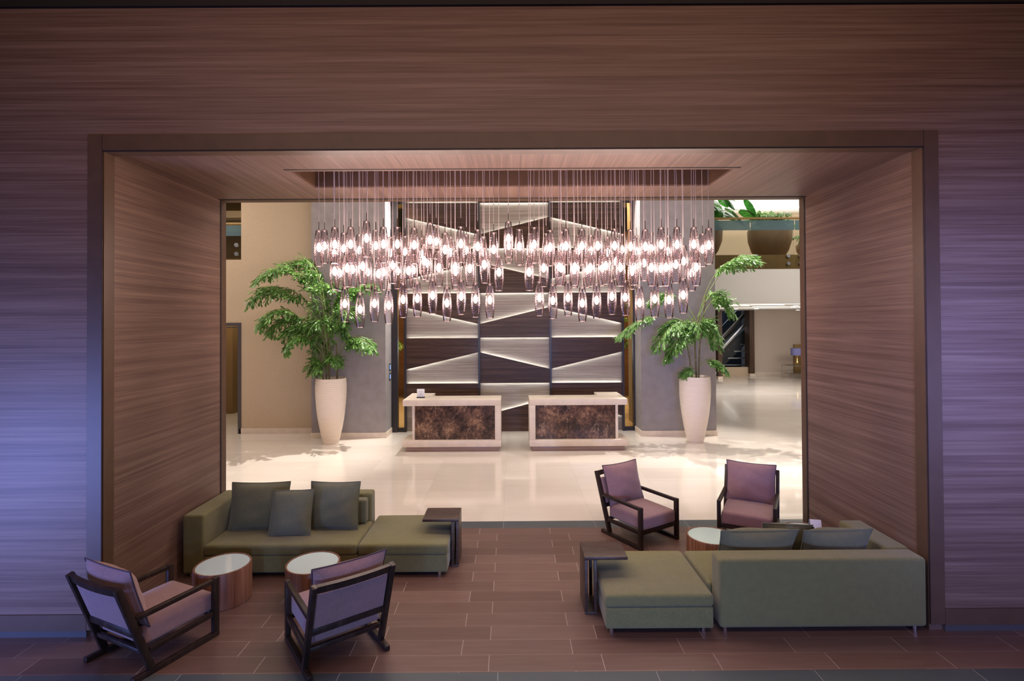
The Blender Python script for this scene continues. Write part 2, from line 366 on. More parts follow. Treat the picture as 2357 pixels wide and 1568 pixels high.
def thing(name, label, cat, loc=(0, 0, 0), rz=0, group=None):
    o = bpy.data.objects.new(name, None); o.empty_display_size = .1; C.objects.link(o); o.location = loc; o.rotation_euler = (0, 0, rz)
    return tag(o, label, cat, group)
def tag(o, label, cat, group=None):
    o['label'] = label; o['category'] = cat
    if group: o['group'] = group
    return o
def struct(name, bm, m, parent=None, smooth=0):
    o = obj(name, bm, m, parent, smooth)
    if not parent: o['kind'] = 'structure'
    return o
def dup(root, loc, rz, label, group=None):
    r = root.copy(); C.objects.link(r); r.location = loc; r.rotation_euler = (0, 0, rz); r['label'] = label
    if group: r['group'] = group
    for ch in list(root.children):
        c = ch.copy(); C.objects.link(c); c.parent = r
        for g in ch.children:
            d = g.copy(); C.objects.link(d); d.parent = c
    return r
def B(*a, **k):
    bm = bmesh.new(); bx(bm, *a, **k); return bm

# ------------------------------------------------------------------ the setting: portal wall
YF, YB = 4.522, 6.455
XL, XR, ZI = -3.526, 3.590, 4.184           # inner faces of the passage
OL, OR, OT = -3.654, 3.717, 4.3245          # outer edge of the frame
ZH = 6.0
bm = bmesh.new()
bx(bm, -9.5, OL, YF, YB, 0, ZH); bx(bm, OR, 9.5, YF, YB, 0, ZH); bx(bm, OL, OR, YF, YB, OT + .26, ZH); bx(bm, OL, OR, YF, YF + .3, OT, OT + .26)
struct('wall_front', bm, M['wood_x'])
bm = B(OL + .001, XL, YF + .02, YB - .01, 0, OT - .001); struct('wall_left', bm, M['wood_y'])
bm = B(XR, OR - .001, YF + .02, YB - .01, 0, OT - .001); struct('wall_right', bm, M['wood_y'])
SX0, SX1, SY0, SY1, SZ = -2.17, 2.215, 5.17, 5.79, ZI + .33
bm = bmesh.new()
zt = OT + .25
bx(bm, XL, XR, YF + .02, SY0, ZI, zt); bx(bm, XL, XR, SY1, YB - .01, ZI, zt); bx(bm, XL, SX0, SY0, SY1, ZI, zt); bx(bm, SX1, XR, SY0, SY1, ZI, zt)
struct('ceiling_passage', bm, M['wood_y'])
# recessed slot in the passage ceiling
bm = bmesh.new()
e = .012
bx(bm, SX0 - .0, SX0 + e, SY0, SY1, ZI + .012, SZ); bx(bm, SX1 - e, SX1, SY0, SY1, ZI + .012, SZ); bx(bm, SX0 + e, SX1 - e, SY0, SY0 + e, ZI + .012, SZ); bx(bm, SX0 + e, SX1 - e, SY1 - e, SY1, ZI + .012, SZ)
bx(bm, SX0, SX1, SY0, SY1, SZ, SZ + .02)
slot = struct('trim_1', bm, M['trim'])
bm = bmesh.new()
bx(bm, SX0 - .05, SX1 + .05, SY0 - .075, SY0 - .045, ZI - .002, ZI + .004)
struct('shadow_gap', bm, M['groove'], slot)
# frame round the opening
def frame(name, y0, y1, t):
    bm = bmesh.new()
    bx(bm, OL, XL, y0, y1, .06, OT, .002); bx(bm, XR, OR, y0, y1, .06, OT, .002)
    bx(bm, XL, XR, y0, y1, ZI, OT, .002)
    return struct(name, bm, M['trim'])
fr = frame('trim_2', YF - .012, YF + .02, 0)
bm = bmesh.new()                                     # reveal lip just inside the frame
bx(bm, XL, XL + .008, YF, YF + .12, .0, ZI); bx(bm, XR - .008, XR, YF, YF + .12, 0, ZI); bx(bm, XL + .008, XR - .008, YF, YF + .12, ZI - .008, ZI)
struct('trim_3', bm, M['trim'])
bm = bmesh.new()
bx(bm, XL - .002, XL + .003, YF - .0135, YF - .011, .06, ZI); bx(bm, XR - .003, XR + .002, YF - .0135, YF - .011, .06, ZI); bx(bm, XL, XR, YF - .0135, YF - .011, ZI - .006, ZI + .002)
bx(bm, XL - .002, XL + .001, YF - .0135, YF - .011, ZI, OT); bx(bm, XR - .001, XR + .002, YF - .0135, YF - .011, ZI, OT)
struct('shadow_gap', bm, M['groove'], fr)
bm = bmesh.new()                                     # back edge trim
bx(bm, XL, XL + .006, YB - .09, YB + .01, 0, ZI); bx(bm, XR - .006, XR, YB - .09, YB + .01, 0, ZI); bx(bm, XL + .006, XR - .006, YB - .11, YB + .01, ZI - .006, ZI)
tb = struct('trim_4', bm, M['trim'])
bm = bmesh.new()
bx(bm, XL, XL + .006, YB - .112, YB - .091, 0, ZI); bx(bm, XR - .006, XR, YB - .112, YB - .091, 0, ZI); bx(bm, XL, XR, YB - .15, YB - .111, ZI - .004, ZI)
struct('shadow_gap', bm, M['groove'], tb)
for nm, x0, x1 in (('baseboard_left', -9.5, OL), ('baseboard_right', OR, 9.5)):
    b_ = struct(nm, B(x0, x1, YF - .014, YF, .055, .193), M['trim'])
    struct('kick_plate', B(x0, x1, YF - .008, YF, 0, .055), M['kick'], b_)
struct('trim_5', B(-9.5, 9.5, YF - .03, YF, 5.43, 5.50), M['groove'])
# floors
struct('floor_tile', B(-9.5, 9.5, 4.0277, 6.8277, -.05, 0), M['floor_tile'])
bm = bmesh.new(); bx(bm, -9.5, 9.5, -6, 4.0277, -.05, 0); bx(bm, -14, 14, 6.8277, 7.061, -.05, 0); struct('floor_border', bm, M['slate'])
struct('floor_marble', B(-14, 18, 7.061, 27, -.05, 0), M['marble'])
# front hall shell
struct('wall_hall_left', B(-9.6, -9.5, -6, YF, 0, ZH), M['wood_y'])
struct('wall_hall_right', B(9.5, 9.6, -6, YF, 0, ZH), M['wood_y'])
struct('wall_hall_rear', B(-9.6, 9.6, -6.1, -6, 0, ZH), M['trim'])
struct('ceiling_hall', B(-9.6, 9.6, -6.1, YF, ZH, ZH + .1), M['trim'])
# lobby shell
ZL = 6.9
struct('ceiling_lobby', B(-14, 18, YB, 27, ZL, ZL + .1), M['white'])
struct('wall_lobby_right', B(18, 18.1, YB, 27, 0, ZL), M['paint'])
struct('wall_lobby_left', B(-14.1, -14, YB, 27, 0, ZL), M['paint'])

# grey columns either side of the feature wall
def column(name, x0, x1):
    o = struct(name, B(x0, x1, 12.20, 13.3, 0, ZL), M['grey_wall'])
    bm = bmesh.new(); bx(bm, x0 - .02, x1 + .02, 12.18, 13.0, 0, .125, .003); struct('skirting', bm, M['cream'], o); return o
# feature wall ---------------------------------------------------------------
YW = 12.84
wb = struct('wall_back', B(-2.93, 3.17, YW + .121, YW + .30, 0, ZL), M['mullion'])
cols = [(-2.576, -.806), (-.763, .944), (.987, 2.727)]
rows = [0.0, 1.180, 2.296, 3.395, 4.495, 5.62, 6.74]
for ci, (x0, x1) in enumerate(cols):
    for ri in range(6):
        z0, z1 = rows[ri], rows[ri + 1]; h = z1 - z0
        lo, hi = z0 + .31 * h, z0 + .68 * h
        if ci == 1: zl, zr = (hi, lo) if ri % 2 == 1 else (lo, hi)
        else: zl, zr = (lo, hi) if ri % 2 == 1 else (hi, lo)
        struct('pale_panel', B(x0, x1, YW + .085, YW + .12, z0, z1), M['light_wood'], wb)
        if ci == 1:      # dark below the slope
            poly = [(x0, z0), (x1, z0), (x1, zr), (x0, zl)]
        else:
            poly = [(x0, zl), (x1, zr), (x1, z1), (x0, z1)]
        bm = bmesh.new(); prism_xz(bm, poly, YW, YW + .03); struct('dark_panel', bm, M['dark_wood'], wb)
        s = -1 if ci == 1 else 1
        # light strips tucked behind the sloping edge and behind the level edge of the dark panels
        bm = bmesh.new(); prism_xz(bm, [(x0 + .03, zl + s * .020), (x1 - .03, zr + s * .020), (x1 - .03, zr + s * .032), (x0 + .03, zl + s * .032)], YW + .045, YW + .065)
        struct('light_strip', bm, M['led'], wb)
        zz = z1 + .024 if ci == 1 else z0 - .024
        if zz > 0:
            bm = bmesh.new(); bx(bm, x0 + .03, x1 - .03, YW + .045, YW + .065, zz - .007, zz + .007); struct('light_strip', bm, M['led'], wb)
bm = bmesh.new()
for x in (-2.60, -.785, .965, 2.75): bx(bm, x - .024, x + .024, YW - .03, YW + .12, 0, ZL)
struct('mullion', bm, M['mullion'], wb)
for x0, x1 in ((-2.78, -2.625), (2.775, 2.99)):
    struct('mirror_panel', B(x0, x1, YW + .02, YW + .06, .10, 5.6), M['mirror'], wb)
bm = bmesh.new()
for x0, x1 in ((-2.92, -2.78), (2.99, 3.16)): bx(bm, x0, x1, YW - .06, YW + .06, 0, ZL, .004)
bx(bm, -2.78, -2.6, YW, YW + .06, 0, .10); bx(bm, 2.77, 2.99, YW, YW + .06, 0, .10)
struct('dark_jamb', bm, M['mullion'], wb)
column('wall_column_left', -4.654, -2.93)
column('wall_column_right', 3.17 - .14, 4.775)
for x in (-2.935 + .0,):
    for i, zc in enumerate((1.61, 1.38)):
        t = thing('wall_switch_plate', ('upper' if i == 0 else 'lower') + ' small backlit touch panel on the inner side of the left grey column', 'switch', (x + .001, 12.62, zc), 0, 'touch panels on the left column')
        obj('plate', B(.004, .014, -.075, .075, -.085, .085, bev=.003), M['black'], t)
        obj('screen', B(.0145, .017, -.04, .04, -.055, .055), emit('panel_glow', (.25, .45, .9), .6), t)

# left beige wall with doorway and gallery opening
YP = 12.76
wl = bmesh.new(); bx(wl, -6.58, -4.654, YP, YP + .25, 0, ZL); bx(wl, -14, -6.58, YP, YP + .25, 2.70, 4.24)
wl_o = struct('wall_beige', wl, M['paint'])
bm = bmesh.new(); bx(bm, -6.62, -4.654, YP - .02, YP, 0, .13, .003); struct('baseboard_beige', bm, M['cream'])
bm = bmesh.new(); bx(bm, -6.655, -6.58, YP - .02, YP + .26, 0, 2.70); bx(bm, -14, -6.655, YP - .02, YP + .26, 2.63, 2.70); dr = struct('door_1', bm, plain('plum_grey_door_frame', (.07, .06, .065), .5))
bm = bmesh.new(); bx(bm, -9, -6.7, YP + .02, YP + .05, 2.575, 2.60); struct('door_track', bm, M['steel'], dr)
struct('wall_corridor', B(-14, -5.6, 17.2, 17.4, 0, 2.9), plain('amber_corridor_wall', (.36, .24, .09), .7, noise=.15, nscale=3))
struct('wall_corridor_return', B(-8.75, -8.3, 15.6, 17.2, 0, 2.9), plain('brown_corridor_wall', (.23, .14, .055), .7))
struct('ceiling_corridor', B(-14, -5.6, 13.01, 17.4, 3.15, 4.20), M['white'])
bm = bmesh.new(); bx(bm, -14, -5.6, 18.2, 18.4, 4.2, ZL); struct('wall_gallery_left', bm, plain('brown_gallery_wall', (.20, .125, .05), .7))
bm = bmesh.new()
for z_, y_ in ((6.05, 16.6), (5.35, 15.2)): bx(bm, -14, -5.6, y_, y_ + .5, z_, z_ + .22)
struct('beam_gallery', bm, M['paint'])
area('left_gallery_glow', (-8.2, 14.6, 6.8), (-8.2, 15.2, 4), 2.5, 2, 40, (1, .82, .55))

# ------------------------------------------------------------------ far lobby on the right
YG = 15.3
struct('slab_balcony', B(4.775, 18, YG, 27, 3.18, 4.19), plain('pale_grey_fascia', (.60, .585, .55), .8))
struct('wall_gallery', B(4.0, 18, 20.4, 20.6, 4.19, ZL), M['paint'])
struct('light_cove', B(4.0, 18, 19.3, 19.42, ZL - .03, ZL), M['led_warm'], None)
bpy.data.objects['light_cove']['kind'] = 'structure'; bpy.data.objects['light_cove'].name = 'trim_6'
struct('wall_far', B(11.75, 18, 25.6, 25.8, 0, 3.18), plain('pink_beige_wallcovering', (.52, .43, .36), .85, noise=.06, nscale=30))
struct('baseboard_far', B(11.8, 18, 25.55, 25.6, 0, .16), M['cream'])
def sx(u, Y): return at(u, 741, Y).x
for n_, x0, x1, y0, y1, lab in (('pillar', 9.50, 9.70, 24.0, 24.5, 'dark'), ('pillar', 11.51, 11.74, 25.2, 25.75, 'dark')):
    struct('wall_pillar', B(x0, x1, y0, y1, .12, 3.18), M['pillar'])
    struct('trim_7', B(x0 - .01, x1 + .01, y0 - .02, y1, 0, .12), M['cream'])
struct('wall_under_escalator', B(9.65, 11.55, 25.4, 25.5, 0, .42), M['paint'])
struct('wall_escalator_void', B(8.5, 13, 29.5, 29.6, 0, 5.2), M['esc_dark'])
struct('ceiling_escalator_void', B(8.5, 11.75, 27, 29.6, 5.0, 5.2), M['esc_dark'])
struct('wall_escalator_void_left', B(8.4, 8.5, 25.4, 29.6, 0, 5.2), M['esc_dark'])
# soffit lights
k = 0
for y_, xa, xb in ((15.75, 6.6, 12), (16.6, 6.2, 8.7), (17.5, 5.6, 8.0), (18.6, 8.6, 14), (20.5, 6.4, 14)):
    t = thing('linear_ceiling_light', ['nearest long', 'second nearest, short', 'middle short', 'second farthest', 'farthest long'][k] + ' recessed light line in the white balcony soffit', 'ceiling light', ((xa + xb) / 2, y_, 3.18), 0, 'light lines in the balcony soffit'); k += 1
    w_ = (xb - xa) / 2
    obj('frame', B(-w_, w_, -.06, .06, -.006, 0), M['white'], t); obj('diffuser', B(-w_ + .02, w_ - .02, -.045, .045, -.009, -.0065), M['led_warm'], t)
k = 0
for u_, v_ in ((1694, 714), (1741, 714), (1832, 707), (1826, 711), (1837, 718)):
    y_ = 1203 * .5 / max(8, (741.5 - v_)); y_ = min(max(y_, 15.6), 25)
    t = thing('downlight', ['leftmost round downlight of the balcony soffit, above the escalator', 'second round downlight from the left in the balcony soffit', 'round downlight at the front right of the balcony soffit', 'larger oval looking downlight at the right of the balcony soffit', 'rearmost round downlight by the right end of the balcony soffit'][k], 'downlight', (sx(u_, y_), y_, 3.18), 0, 'round downlights in the soffit'); k += 1
    bm = bmesh.new(); lathe(bm, [(.11, -.012), (.12, -.006), (.12, 0)], seg=20); obj('ring', bm, M['steel'], t)
    bm = bmesh.new(); lathe(bm, [(.085, -.017), (.085, -.0125)], seg=20); obj('diffuser', bm, M['led_warm'], t)

def balustrade(label, x0, x1, y, joints, z0, z1, zf, zk):
    t = thing('glass_balustrade', label, 'balustrade', (0, y, 0))
    ed = [x0] + joints + [x1]
    for a, b in zip(ed, ed[1:]):
        g = obj('glass_panel', B(a + .012, b - .012, -.008, .008, z0, z1), M['pane'], t)
        obj('reflection_band', B(a + .012, b - .012, -.012, -.009, zf[0], zf[1]), M['cove_reflection'], g)  # cove reflection painted onto the pane
        for xx in (a + .18, b - .18):
            for zz in (z0 + .16, z0 + .38):
                bm = bmesh.new(); lathe(bm, [(.045, -.05), (.05, -.02), (.05, 0)], seg=14)
                o = obj('glass_clamp', bm, M['steel'], g, loc=(xx, -.012, zz), rot=(PI / 2, 0, 0))
    bm = bmesh.new(); tube(bm, [(x0, 0, z1 + .02), (x1, 0, z1 + .02)], .035, 10); obj('handrail', bm, M['gold_wood'], t)
    obj('kick_board', B(x0, x1, .05, .09, z0, z0 + zk), M['gold_wood'], t)
    return t
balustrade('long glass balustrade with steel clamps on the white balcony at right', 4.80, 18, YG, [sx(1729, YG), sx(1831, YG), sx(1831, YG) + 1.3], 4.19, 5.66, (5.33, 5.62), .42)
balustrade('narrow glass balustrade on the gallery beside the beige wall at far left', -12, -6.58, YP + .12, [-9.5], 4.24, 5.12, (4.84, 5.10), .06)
# ------------------------------------------------------------------ reception desks
def desk(label, mir, mid):
    def X(a, b):
        a, b = a - mid, b - mid
        return (a, b) if not mir else (-b, -a)
    t = thing('reception_desk', label, 'desk', (mid, 10.83, 0) if not mir else (MIDR, 10.83, 0))
    def bb(x0, x1, y0, y1, z0, z1, bev=.006):
        a, b = X(x0, x1); return B(a, b, y0, y1, z0, z1, bev=bev)
    bm = bb(-2.25, -.22, 0, .62, .95, 1.075); a, b = X(-2.25, -1.73); bx(bm, a, b, .6201, 1.08, .95, 1.075, .006); obj('worktop', bm, M['cream'], t)
    obj('end_upright', bb(-.345, -.22, 0, .62, .235, .95), M['cream'], t)
    obj('plinth', bb(-2.25, -.22, 0, .62, .10, .235), M['cream'], t)
    obj('kick_plate', bb(-2.20, -.27, .06, .60, 0, .10, .002), plain('brown_stone_kick', (.30, .20, .17), .2), t)
    obj('marble_panel', bb(-2.016, -.345, .09, .13, .235, .95, .0), M['emperador'], t)
    obj('side_panel', bb(-2.07, -2.017, .085, 1.05, .10, .95, .002), M['cream'], t)
    return t
MIDR = 1.385
desk('cream stone reception desk with marble front and a small white sign, left of the pair', False, -1.235)
desk('cream stone reception desk with marble front and bare top, right of the pair', True, -1.235)
t = thing('desk_sign', 'small white card sign on a black base standing on the left reception desk', 'sign', (-1.93, 11.15, 1.075))
obj('base', B(-.085, .085, -.03, .03, 0, .022, bev=.002), M['black'], t)
cd = obj('card', B(-.080, .080, -.006, .006, .022, .19, bev=.001), M['card'], t)
bm = bmesh.new(); bx(bm, -.028, -.022, -.0075, -.0065, .115, .145); bx(bm, .022, .028, -.0075, -.0065, .115, .145); bx(bm, -.022, -.008, -.0075, -.0065, .124, .130); bx(bm, .008, .022, -.0075, -.0065, .124, .130)
bx(bm, -.020, .020, -.0075, -.0065, .092, .097); bx(bm, -.042, .042, -.0075, -.0065, .068, .074)
obj('printed_mark', bm, M['ink'], cd)

# ------------------------------------------------------------------ sofas
def soft(x0, x1, y0, y1, z0, z1, r=.03, crown=0):
    """upholstered block: box with rounded edges, top slightly domed by crown"""
    bm = bmesh.new(); c = Vector(((x0 + x1) / 2, (y0 + y1) / 2, (z0 + z1) / 2)); h = Vector((x1 - x0, y1 - y0, z1 - z0)) / 2
    r = min(r, min(h) * .95)
    def ticks(q):
        e = [-q, -q + r * .25, -q + r * .6, -q + r]; m = q - r
        return e + [-m + 2 * m * i / 6 for i in range(1, 6)] + [-v for v in e[::-1]]
    T = [ticks(h.x), ticks(h.y), ticks(h.z)]; cache = {}
    def vert(ix):
        if ix not in cache:
            p = Vector((T[0][ix[0]], T[1][ix[1]], T[2][ix[2]]))
            q = Vector(tuple(max(-h[k] + r, min(h[k] - r, p[k])) for k in range(3))); d = p - q
            if d.length > 1e-9: p = q + d.normalized() * r
            if crown and p.z > h.z - r:
                p.z += crown * max(0, 1 - (p.x / h.x) ** 4) * max(0, 1 - (p.y / h.y) ** 4) * min(1, (p.z - h.z + r) / r)
            cache[ix] = bm.verts.new(c + p)
        return cache[ix]
    L_ = len(T[0]) - 1
    for ax in range(3):
        u, v = [k for k in range(3) if k != ax]
        for side in (0, L_):
            for i in range(L_):
                for j in range(L_):
                    f = []
                    for di, dj in ((0, 0), (1, 0), (1, 1), (0, 1)):
                        ix = [0, 0, 0]; ix[ax] = side; ix[u] = i + di; ix[v] = j + dj; f.append(vert(tuple(ix)))
                    try: bm.faces.new(f)
                    except ValueError: pass
    return bm
def pillow(w, h, t, n=18, ear=.05):
    bm = bmesh.new(); g = {}
    for s in (-1, 1):
        for i in range(n + 1):
            for j in range(n + 1):
                u, v = -1 + 2 * i / n, -1 + 2 * j / n
                if s == 1 and (i in (0, n) or j in (0, n)): g[s, i, j] = g[-1, i, j]; continue
                x = u * w / 2 * (1 - ear * (1 - v * v)); z = v * h / 2 * (1 - ear * (1 - u * u))
                d = t / 2 * (max(0, 1 - abs(u) ** 2.6) ** .62) * (max(0, 1 - abs(v) ** 2.6) ** .62)
                d *= 1 + .05 * math.sin(5 * u + 3 * v + s) + .04 * math.sin(9 * v - 4 * u)
                g[s, i, j] = bm.verts.new((x, s * d, z))
    for s in (-1, 1):
        for i in range(n):
            for j in range(n):
                f = [g[s, i, j], g[s, i + 1, j], g[s, i + 1, j + 1], g[s, i, j + 1]]
                bm.faces.new(f if s == -1 else f[::-1])
    edge = [(-1, j) for j in range(0)]
    ring = [g[-1, i, 0].co.copy() for i in range(n)] + [g[-1, n, j].co.copy() for j in range(n)] + [g[-1, i, n].co.copy() for i in range(n, 0, -1)] + [g[-1, 0, j].co.copy() for j in range(n, 0, -1)]
    return bm, ring
def throw_pillow(label, loc, w, h, t, rz, tilt, roll=0, group=None, m='olive_blue'):
    bm, ring = pillow(w, h, t)
    o = thing('throw_pillow', label, 'pillow', loc, 0, group); o.rotation_mode = 'ZYX' if False else 'XYZ'
    o.rotation_euler = (tilt, roll, rz)
    obj('cover', bm, M[m], o, 60)
    bm = bmesh.new(); tube(bm, ring, .006, 6, closed=True); obj('piping', bm, M[m], o)
    return o
def foot(t, x, y, hgt):
    bm = bmesh.new(); lathe(bm, [(.018, 0), (.018, hgt)], x, y, 14); obj('foot', bm, M['chrome'], t)

s1 = thing('sofa', 'olive green sofa facing us beside the left passage wall, three pillows on it', 'sofa', (0, 0, 0))
obj('arm', soft(-3.47, -3.25, 5.53, 6.38, .05, .664, .025), M['olive'], s1)
obj('back', soft(-3.249, -1.66, 6.20, 6.38, .05, .664, .03), M['olive'], s1)
obj('back_pad', soft(-3.24, -1.69, 6.07, 6.199, .352, .63, .03), M['olive_blue'], s1)
obj('seat_base', soft(-3.249, -1.64, 5.54, 6.199, .05, .228, .015), M['olive'], s1)
obj('seat_cushion', soft(-3.249, -1.64, 5.53, 6.199, .230, .345, .028, .012), M['olive'], s1)
for x, y in ((-3.4, 5.58), (-1.72, 5.58), (-1.72, 6.3), (-3.4, 6.3)): foot(s1, x, y, .052)
s2 = thing('ottoman', 'square olive green ottoman ending the left sofa under a dark side table', 'ottoman', (0, 0, 0))
obj('base', soft(-1.625, -.685, 5.53, 6.38, .05, .228, .015), M['olive'], s2); obj('cushion', soft(-1.628, -.68, 5.525, 6.385, .230, .345, .03, .012), M['olive'], s2)
for x, y in ((-.775, 5.57), (-1.55, 5.57), (-.775, 6.3), (-1.55, 6.3)): foot(s2, x, y, .052)
throw_pillow('large green pillow at the arm end of the left sofa', (-2.87, 5.97, .608), .66, .52, .20, .03, -.20)
throw_pillow('large green pillow at the ottoman end of the left sofa', (-2.02, 5.97, .608), .57, .52, .20, -.03, -.20)
throw_pillow('small green pillow leaning in front of the two large ones on the left sofa', (-2.44, 5.80, .592), .46, .48, .15, .02, -.24)

s3 = thing('sofa', 'olive green sofa with its back to us beside the right passage wall', 'sofa', (0, 0, 0))
obj('back', soft(1.772, 3.545, 4.485, 4.69, .05, .637, .03), M['olive'], s3)
obj('arm', soft(3.335, 3.56, 4.691, 5.36, .05, .637, .025), M['olive'], s3)
obj('seat_base', soft(1.772, 3.334, 4.691, 5.35, .05, .228, .015), M['olive'], s3)
obj('seat_cushion', soft(1.745, 3.334, 4.691, 5.36, .230, .340, .028, .012), M['olive'], s3)
for x, y in ((1.83, 4.535), (3.47, 4.54), (1.83, 5.3), (3.47, 5.3)): foot(s3, x, y, .052)
s4 = thing('ottoman', 'square olive green ottoman ending the right sofa under a brown side table', 'ottoman', (0, 0, 0))
obj('base', soft(.797, 1.718, 4.49, 5.36, .05, .228, .015), M['olive'], s4); obj('cushion', soft(.793, 1.722, 4.485, 5.37, .230, .338, .03, .014), M['olive'], s4)
for x, y in ((.855, 4.54), (1.645, 4.54), (.855, 5.3), (1.645, 5.3)): foot(s4, x, y, .052)
throw_pillow('long green pillow behind the sofa back, nearer the right ottoman', (2.27, 4.90, .555), .72, .44, .27, .02, .42)
throw_pillow('long green pillow on the right sofa, tucked beside the wall arm', (3.0, 4.90, .555), .62, .44, .26, -.03, .42, -.03)
throw_pillow('small green pillow peeping out behind the two long ones on the right sofa', (2.68, 5.18, .528), .47, .38, .18, -.06, .45, .03)

# ------------------------------------------------------------------ coffee tables
def coffee(label, x, y):
    t = thing('coffee_table', label, 'table', (x, y, 0), 0, 'round drum coffee tables')
    bm = bmesh.new(); lathe(bm, [(.25, 0), (.255, .004), (.255, .334), (.251, .34), (.238, .34), (.238, .325)], seg=56, cap1=False); obj('drum', bm, M['walnut'], t)
    bm = bmesh.new(); lathe(bm, [(.2375, .318), (.2375, .333), (.235, .335)], seg=56); obj('glass_top', bm, M['glass_white'], t)
    return t
coffee('round walnut drum table with white top in front of the left sofa arm', -2.82, 5.125)
coffee('round walnut drum table with white top behind the back-turned left lounge chair', -1.95, 5.145)
coffee('round walnut drum table between the two far lounge chairs and the right sofa', 2.168, 5.728)
coffee('round walnut drum table by the right wall holding a folded card', 3.27, 5.84)
t = thing('tent_card', 'folded white and grey card standing on the far right drum table', 'card', (3.32, 5.74, .336), -.25)
bm = bmesh.new(); beam(bm, (0, -.055, 0), (0, 0, .16), .11, .004, bev=.001); obj('front_leaf', bm, M['card'], t)
bm = bmesh.new(); beam(bm, (-.01, .05, 0), (-.01, .003, .16), .11, .004, bev=.001); obj('back_leaf', bm, plain('grey_card', (.28, .27, .29), .6), t)
obj('dark_edge', B(-.052, -.030, -.062, -.058, .01, .10), M['black'], t, loc=(0, 0, 0))
# ------------------------------------------------------------------ side tables
def side_table(label, x0, x1, y0, y1, right, off):
    t = thing('side_table', label, 'table', ((x0 + x1) / 2, (y0 + y1) / 2, 0), 0, 'c-shaped side tables')
    w, d = (x1 - x0) / 2, (y1 - y0) / 2; s = 1 if right else -1
    def bb(a, b, *r, bev=.003):
        a, b = (a, b) if right else (-b, -a); return B(a, b, *r, bev=bev)
    obj('top', bb(-w, w, -d, d, .492, .52), M['table_brown'], t)
    obj('side_panel', bb(w - .028, w, -d, d, .018, .4915), M['table_brown'], t)
    for yy in (-d, d - .03): obj('leg', bb(w - off - .03, w - off, yy, yy + .03, .018, .4915), M['table_brown'], t)
    obj('foot_plate', bb(w - off - .03, w, -d, d, 0, .0175), M['table_brown'], t)
    return t
side_table('dark brown side table straddling the edge of the left ottoman', -.985, -.590, 5.755, 6.115, True, .05)
side_table('brown side table overhanging the right ottoman, nearest the camera', .662, 1.058, 4.81, 5.15, False, .085)

# ------------------------------------------------------------------ lounge chairs
def chair(label, loc, rz):
    t = thing('lounge_chair', label, 'chair', loc, rz, 'mauve lounge chairs')
    W = .306; wd = M['chair_wood']
    def by(z): return -.223 - .340 * (z - .03)
    for s in (-1, 1):
        x = s * W
        bm = bmesh.new(); beam(bm, (x, .30, .040), (x, .30, .50), .042, .052); obj('front_leg', bm, wd, t)
        bm = bmesh.new(); beam(bm, (x, by(.041), .041), (x, by(.75), .75), .042, .052); obj('back_post', bm, wd, t)
        bm = bmesh.new(); beam(bm, (x, -.365, .0205), (x, .327, .0205), .044, .041); obj('runner', bm, wd, t)
        bm = bmesh.new(); beam(bm, (x, by(.475) + .028, .475), (x, .272, .478), .042, .036); obj('armrest', bm, wd, t)
        bm = bmesh.new(); beam(bm, (x, by(.19) + .03, .19), (x, .272, .200), .036, .04); obj('side_rail', bm, wd, t)
    wi = W - .021
    bm = bmesh.new(); beam(bm, (-wi, .295, .195), (wi, .295, .195), .04, .04, side=(0, 1, 0)); obj('front_rail', bm, wd, t)
    bm = bmesh.new(); pts = []
    for i in range(8):
        a, b = -wi + 2 * wi * i / 8, -wi + 2 * wi * (i + 1) / 8
        f = lambda q: .022 * ((q / wi) ** 2 - 1)
        beam(bm, (a, by(.72) + f(a), .72), (b, by(.72) + f(b), .72), .03, .06, side=(0, 1, .34), bev=0)
    obj('top_rail', bm, wd, t)
    bm = bmesh.new(); beam(bm, (-wi, by(.345), .345), (wi, by(.345), .345), .03, .05, side=(0, 1, 0)); obj('lower_rail', bm, wd, t)
    bm = bmesh.new(); beam(bm, (-wi, by(.19), .19), (wi, by(.19), .19), .036, .036, side=(0, 1, 0)); obj('rear_rail', bm, wd, t)
    bm = soft(-wi + .005, wi - .005, -.270, .312, .2165, .365, .028, .018); obj('seat_cushion', bm, M['mauve'], t, 60)
    bm = bmesh.new(); b2 = soft(-wi + .004, wi - .004, -.02, .02, 0, .315, .012)
    rot = Matrix.Translation((0, by(.372) + .016, .372)) @ Matrix.Rotation(math.atan(.340), 4, 'X'); merge(bm, b2, rot); obj('back_panel', bm, M['mauve'], t, 60)
    bm, ring = pillow(.59, .50, .19, ear=.06)
    mt = Matrix.Translation((0, by(.60) + .115, .595)) @ Matrix.Rotation(math.atan(.340) - .04, 4, 'X')
    b3 = bmesh.new(); merge(b3, bm, mt); bc = obj('back_cushion', b3, M['mauve'], t, 60)
    bm = bmesh.new(); tube(bm, [mt @ p for p in ring], .006, 6, closed=True); obj('piping', bm, M['piping'], bc)
    return t
c0 = chair('mauve lounge chair at the far left front, its back against the blue-lit wall', (-2.959, 4.378, 0), -.428)
dup(c0, (-1.485, 4.407, 0), .634, 'mauve lounge chair with its back to us before the second left drum table')
dup(c0, (1.602, 6.545, 0), -2.588, 'mauve lounge chair seen from the side at the near edge of the marble floor')
dup(c0, (2.93, 6.492, 0), 2.63, 'mauve lounge chair facing us by the right passage wall')

